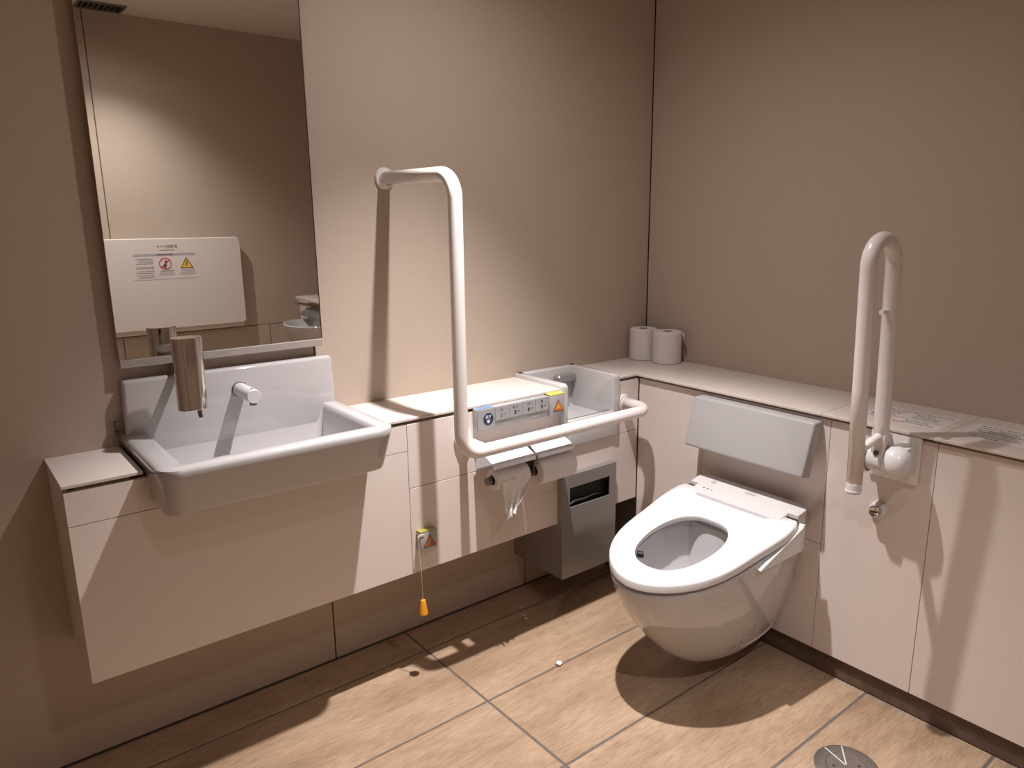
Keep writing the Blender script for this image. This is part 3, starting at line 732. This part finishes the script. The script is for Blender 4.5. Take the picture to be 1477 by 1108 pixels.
# ------------------------------------------------------------------ folding grab bar
FY = -1.046
t = thing('folding_grab_bar', 'white folding grab bar swung upright on the cabinet beside the toilet', 'grab bar', (-.36, FY, .6))
XA, XB = -.342, -.452
def LX(x, z): return x-(z-.65)*.058        # the raised bar leans slightly into the room
path = [Vector((XA, FY, .690))]+[Vector((LX(XA, z), FY, z)) for z in (.75, .85)]
zc = 1.112; rr_ = (XA-XB)/2
for k in range(17):
    a = PI*k/16; zz = zc+rr_*math.sin(a); path.append(Vector((LX(XA-rr_+rr_*math.cos(a), zz), FY, zz)))
path += [Vector((LX(XB, z), FY, z)) for z in (.85, .632)]
bm = NB(); tube(bm, path, .0172, 24); obj('bar', bm, 'tube', t, 'all')
bm = NB(); lathe(bm, (XB, FY, .598), 'z', [(0, .010), (.014, .010), (.0172, .013), (.0172, .0145), (.0180, .0150), (.0180, .0180), (.0172, .0185), (.0172, .034), (0, .034)], 24); obj('end_cap', bm, 'plastic', t, True)
bm = NB(); tube(bm, [(XA-.010, FY, .7225), (XB+.012, FY, .706)], [.010, .0095], 16); obj('cross_stay', bm, 'tube', t, True)
bm = NB(); tube(bm, [(LX(XA, 1.012)-.014, FY, 1.012), (LX(XA, 1.012)-.042, FY, 1.012)], .0055, 14); obj('stop_pin', bm, 'tube', t, True)
obj('base_plate', box(NB(), -D2-.011, -D2-.0005, -1.108, -.988, .598, .715, .004, 2), 'tube', t, True)
bm = NB(); lathe(bm, (-.330, 0, .662), 'y', [(0, -1.112), (.012, -1.1115), (.026, -1.107), (.035, -1.098), (.039, -1.084), (.040, -1.070), (.037, -1.064), (0, -1.064)], 36)
box(bm, -.330, -D2-.010, -1.102, -1.064, .626, .698, .004, 2)
obj('hinge_cover', bm, 'plastic', t, True)
bm = NB(); lathe(bm, (-.330, 0, .662), 'y', [(0, -1.020), (.036, -1.020), (.039, -1.016), (.037, -.998), (.030, -.992), (0, -.992)], 36)
box(bm, -.330, -D2-.010, -1.018, -.995, .626, .698, .004, 2)
obj('hinge_cup', bm, 'plastic', t, True)
bm = NB(); lathe(bm, (-.330, 0, .662), 'y', [(0, -1.0625), (.031, -1.0625), (.031, -1.0195), (0, -1.0195)], 30); obj('hinge_core', bm, 'plastic', t, True)
bm = NB(); b2 = bmesh.new(); loft(b2, [[Vector((x, y, z)) for x, z in ((XA-.017, .725), (XA-.015, .690), (XA-.008, .650), (XA+.012, .632), (XA+.036, .640), (XA+.036, .690), (XA+.017, .725))] for y in (FY-.0155, FY+.0155)]); join(bm, b2); obj('hinge_fork', bm, 'tube', t)
for y0 in (-1.0635, -1.0200):  # black discs paint the dark gap at both ends of the hinge core
    bm = NB(); lathe(bm, (-.330, 0, .662), 'y', [(0, y0), (.0335, y0), (.0335, y0+.0012), (0, y0+.0012)], 30); obj('hinge_gap_ring', bm, 'black', t, True)
bm = NB(); lathe(bm, (XA-.0165, FY+.002, .682), 'x', [(0, -.0035), (.0055, -.0035), (.0062, -.001), (.0062, .002), (0, .002)], 16); obj('hinge_screw', bm, 'darkmetal', t, True)

t = thing('stop_valve', 'small round chrome valve head on a white collar below the folding grab bar', 'valve', (-D2, -1.022, .50))
bm = NB(); lathe(bm, (-D2-.0005, -1.022, .512), 'x', [(0, 0), (.0215, 0), (.0205, -.010), (.016, -.014), (0, -.014)], 28); obj('collar', bm, 'plastic', t, True)
bm = NB(); lathe(bm, (-D2-.0005, -1.022, .512), 'x', [(0, -.013), (.0115, -.013), (.0145, -.017), (.0145, -.026), (.012, -.029), (.006, -.0275), (0, -.0275)], 24); obj('valve_head', bm, 'chrome', t, True)
bm = NB(); box(bm, -D2-.0295, -D2-.0278, -1.0305, -1.0135, .5105, .5135); obj('slot', bm, 'black', t)

# ------------------------------------------------------------------ notices on the shelf behind the toilet
def notice(name, label, y0, y1, x0, x1, seed, red):
    t = thing(name, label, 'notice', ((x0+x1)/2, (y0+y1)/2, HS))
    obj('sheet', box(NB(), x0, x1, y1, y0, HS+.0002, HS+.0006), 'label', t)
    bm = NB(); L = y0-y1; wd_ = x1-x0; rows = 7
    o_ = (x1, y0, HS+.0006); XDn = (0, -1, 0); YDn = (1, 0, 0)
    rc = []
    for k in range(rows):
        yk = -(k+1)*wd_/(rows+1.2)
        if k == 0: rc += textrows(L*.05, L*.95, yk, wd_*.030, .98, 1, .010, seed+k)
        elif k == 4: rc.append((L*.04, yk-.0006, L*.96, yk+.0006))
        else:
            rc += textrows(L*.06, L*.46, yk, wd_*.04, .6, 1, .006, seed+k); rc += textrows(L*.52, L*.96, yk, wd_*.04, .5, 1, .006, seed+k+20)
    marks(bm, o_, XDn, YDn, rc); obj('small_print', bm, 'inkgrey', t)['kind'] = 'stuff'
    if red:
        bm = NB(); marks(bm, o_, XDn, YDn, textrows(L*.40, L*.56, -wd_*.90, wd_*.05, 1, 1, .006, 5)); obj('red_mark', bm, 'redink', t)
        bm = NB(); marks(bm, o_, XDn, YDn, textrows(L*.04, L*.16, -wd_*.66, wd_*.05, 1, 1, .006, 9)); obj('heading', bm, 'ink', t)
    return t
notice('notice', 'printed white notice lying on the shelf directly behind the folding grab bar', -.925, -1.115, -.215, -.075, 11, True)
notice('notice', 'second printed notice on the shelf, at the photo\'s right edge', -1.155, -1.42, -.215, -.075, 51, False)

# ------------------------------------------------------------------ floor drain and scraps
t = thing('floor_drain', 'round steel floor drain cover with crossed grooves set in the tiles', 'drain', (-.545, -1.138, 0))
dc = Vector((-.545, -1.138, 0))
bm = NB(); lathe(bm, dc, 'z', [(0, .0002), (.070, .0002), (.070, .0018), (.068, .0026), (.0455, .0026), (.0445, .0012), (.0435, .0026), (0, .0027)], 48); obj('cover', bm, 'steel', t, True)
for a in (math.radians(38), math.radians(74)):
    bm = NB(); dx, dy = math.cos(a), math.sin(a); px, py = -dy*.0014, dx*.0014
    loft(bm, [[Vector((dc.x+dx*s*.066+px*q, dc.y+dy*s*.066+py*q, z)) for s, q in ((0.05, -1), (1, -1), (1, 1), (0.05, 1))] for z in (.0026, .0034)])
    obj('groove', bm, 'alu', t)
for a_ in (-1, 1):
    bm = NB(); lathe(bm, (dc.x+.021*a_, dc.y-.019*a_, .0026), 'z', [(0, 0), (.003, 0), (.003, .0005), (0, .0005)], 10); obj('screw', bm, 'black', t)
def scrap(c, r, label, seed):
    rd = random.Random(seed); bm = NB(); bmesh.ops.create_icosphere(bm, subdivisions=2, radius=1)
    for v in bm.verts:
        k = rd.uniform(.55, 1.15); v.co = Vector((c[0]+v.co.x*r*k, c[1]+v.co.y*r*k*1.2, max(.0003, r*.42+v.co.z*r*.42*k)))
    tag(obj('paper_scrap', bm, 'paper', None, 'all'), label, 'scrap')
scrap((-.784, -.422), .011, 'tiny white crumpled paper scrap on the sunlit-bright tile left of the toilet'.replace('sunlit-bright', 'brightly lit'), 1)
scrap((-.704, -.176), .0055, 'speck of white paper on the dark floor below the paper holder', 2)

# ------------------------------------------------------------------ seen only in the mirror: opposite wall
YB = RY0
t = thing('changing_board', 'folded cream baby changing board on the opposite wall, seen in the mirror', 'changing board', (-1.0, YB+.03, .61))
bm = NB(); pts = rrect(-1.45, -.594, .632, 1.101, .022, 6)
loft(bm, [[Vector((x, YB+.030, z)) for x, z in pts], [Vector((x, YB+.0475, z)) for x, z in pts], [Vector((-1.022+(x+1.022)*.994, YB+.0515, .866+(z-.866)*.99)) for x, z in pts]])
obj('board', bm, 'board', t, True)
bm = NB(); box(bm, -1.42, -.60, YB+.001, YB+.030, .606, 1.085, .006, 2); obj('back_box', bm, 'board', t, True)
lb = obj('instruction_label', box(NB(), -1.140, -.825, YB+.0518, YB+.0524, .893, 1.024, 0), 'label', t)
XM, ZM = (-1, 0, 0), (0, 0, 1)
YL = YB+.0525
text('lettering', '多目的シート', .017, (-.967, YL, 1.060), XM, ZM, 'inkgrey', t)
bm = NB(); marks(bm, (-.932, YL, 1.043), XM, ZM, textrows(0, .075, 0, .005, .95, 1, .005, 3)); obj('small_print', bm, 'inkpale', t)['kind'] = 'stuff'
bm = NB(); marks(bm, (-.832, YL, 1.019), XM, ZM, [(0, -.006, .300, .006)]); obj('grey_bar', bm, 'inkpale', lb)
bm = NB(); marks(bm, (-.945, YL+.0005, 1.019), XM, ZM, textrows(0, .075, 0, .006, 1, 1, .006, 8)); obj('bar_print', bm, 'ink', lb)
bm = NB()
rows_ = []
for k, yk in enumerate((.998, .990, .982, .974, .958, .950, .936, .926, .914, .904)):
    rows_ += [(a, yk-.95+(b_), c_, yk-.95+d_) for a, b_, c_, d_ in textrows(0, .092, 0, .0042, .75, 1, .004, 30+k)]
marks(bm, (-1.040, YL, .95), XM, ZM, rows_)
for xx in (-.943, -.842):
    for k, yk in enumerate((.934, .924, .915)): marks(bm, (xx, YL, yk), XM, ZM, textrows(0, .078, 0, .0055 if k == 0 else .0036, .8, 1, .005, 60+k))
obj('small_print', bm, 'inkgrey', lb)['kind'] = 'stuff'
bm = NB()      # prohibition ring with slash
c = Vector((-.983, YL, .9715)); n = 40
loft(bm, [[c+Vector((r*math.cos(2*PI*k/n), h, r*math.sin(2*PI*k/n))) for k in range(n)] for r, h in ((.031, 0), (.031, .0006), (.0255, .0006), (.0255, 0), (.031, 0))], False, False)
marks(bm, c+Vector((0, .0003, 0)), (-.707, 0, -.707), (-.707, 0, .707), [(-.028, -.0025, .028, .0025)])
obj('prohibition_sign', bm, 'redink', lb)
bm = NB(); lathe(bm, (-.979, YL, .985), 'y', [(0, 0), (.0045, 0), (.0045, .0003), (0, .0003)], 14)
marks(bm, (-.981, YL, .968), XM, ZM, [(-.004, -.006, .005, .013)]); marks(bm, (-.981, YL, .962), (-.9, 0, -.45), (-.45, 0, .9), [(-.002, -.002, .018, .003)]); marks(bm, (-.981, YL, .962), (-.3, 0, -.95), (-.95, 0, .3), [(-.002, -.003, .016, .003)]); marks(bm, (-.981, YL, .975), (-.8, 0, -.6), (-.6, 0, .8), [(0, -.0015, .014, .0015)])
obj('figure', bm, 'ink', lb)
bm = NB(); prism(bm, [(-.879-.033, .944), (-.879+.033, .944), (-.879, 1.002)], 'y', YL, YL+.0004); wt = obj('triangle_border', bm, 'ink', lb)
bm = NB(); prism(bm, [(-.879-.026, .9485), (-.879+.026, .9485), (-.879, .9935)], 'y', YL+.0005, YL+.0009); obj('warning_triangle', bm, 'yelsign', lb)
bm = NB(); lathe(bm, (-.877, YL+.0009, .977), 'y', [(0, 0), (.004, 0), (.004, .0003), (0, .0003)], 12); marks(bm, (-.879, YL+.0009, .968), (-.6, 0, -.8), (-.8, 0, .6), [(-.006, -.0022, .012, .0022)]); obj('figure', bm, 'ink', lb)

# oval basin at the far end of the right-hand cabinet
t = thing('pouch_sink', 'white oval ostomy sink at the far end of the cabinet, seen in the mirror', 'sink', (-.32, -2.17, .50))
def ell(cx, a, b_, z, n=48): return [Vector((cx+a*math.cos(2*PI*k/n), -2.17+b_*math.sin(2*PI*k/n), z)) for k in range(n)]
bm = NB(); loft(bm, [ell(-.36, .05, .06, .505), ell(-.36, .095, .115, .520), ell(-.365, .120, .150, .565), ell(-.37, .134, .172, .625), ell(-.37, .138, .177, .638), ell(-.37, .135, .174, .644), ell(-.37, .126, .165, .6435), ell(-.37, .118, .156, .632), ell(-.365, .10, .13, .57), ell(-.36, .06, .07, .535)])
obj('bowl', bm, 'porc', t, True)
bm = NB(); prism(bm, [(-D2-.001, .50), (-D2-.06, .50), (-D2-.05, .66), (-D2-.035, .700), (-D2-.001, .700)], 'y', -2.40, -1.98, .006); obj('back_box', bm, 'porc', t, True)
bm = NB(); prism(bm, [(-D2-.052, .664), (-D2-.10, .670), (-D2-.085, .690), (-D2-.040, .700)], 'y', -2.33, -2.02, .003); obj('rest_pad', bm, 'vent', t, True)
bm = NB(); box(bm, -D2-.080, -.002, -2.42, -1.95, .748, .766, .003, 2); box(bm, -D2+.04, -.002, -2.40, -1.97, HS+.0005, .749); obj('splash_shelf', bm, 'shelf', t, True)

# ceiling vent and lamps
t = thing('ceiling_vent', 'grey louvred vent in the ceiling, seen at the mirror\'s top left corner', 'vent', (-1.17, -2.50, CEIL-.012))
VX0, VX1, VY0, VY1 = -1.24, -1.06, -2.53, -2.40
bm = NB(); box(bm, VX0-.008, VX1+.008, VY0-.008, VY0, CEIL-.008, CEIL-.0005); box(bm, VX0-.008, VX1+.008, VY1, VY1+.008, CEIL-.008, CEIL-.0005); box(bm, VX0-.008, VX0, VY0, VY1, CEIL-.008, CEIL-.0005); box(bm, VX1, VX1+.008, VY0, VY1, CEIL-.008, CEIL-.0005)
obj('frame', bm, 'vent', t)
obj('dark_back', box(NB(), VX0, VX1, VY0, VY1, CEIL-.0015, CEIL-.0005), 'black', t)
for k in range(8):
    x = VX0+.011+k*.0226
    bm = NB(); b2 = bmesh.new(); loft(b2, [[Vector((x+a, y, z)) for a, z in ((0, CEIL-.008), (.002, CEIL-.008), (.010, CEIL-.002), (.008, CEIL-.002))] for y in (VY0+.001, VY1-.001)]); join(bm, b2); obj('slat', bm, 'vent', t)
for k, (p_, beams) in enumerate(LAMPS):
    t = thing('downlight', ['recessed round downlight in the ceiling above the grab bars', 'recessed round downlight in the ceiling nearer the camera', 'recessed round downlight in the ceiling by the changing board'][k], 'lamp', (p_[0], p_[1], CEIL-.01))
    n = 40; bm = NB(); c = Vector((p_[0], p_[1], 0))
    loft(bm, [[c+Vector((r*math.cos(2*PI*q/n), r*math.sin(2*PI*q/n), z)) for q in range(n)] for r, z in ((.055, CEIL-.0005), (.055, CEIL-.005), (.045, CEIL-.006), (.042, CEIL-.001), (.055, CEIL-.0005))], False, False)
    obj('trim_ring', bm, 'plastic', t, True)
    bm = NB(); lathe(bm, (p_[0], p_[1], 0), 'z', [(0, CEIL-.003), (.040, CEIL-.003), (.040, CEIL-.001), (0, CEIL-.001)], 32); obj('diffuser', bm, 'lampglow', t)
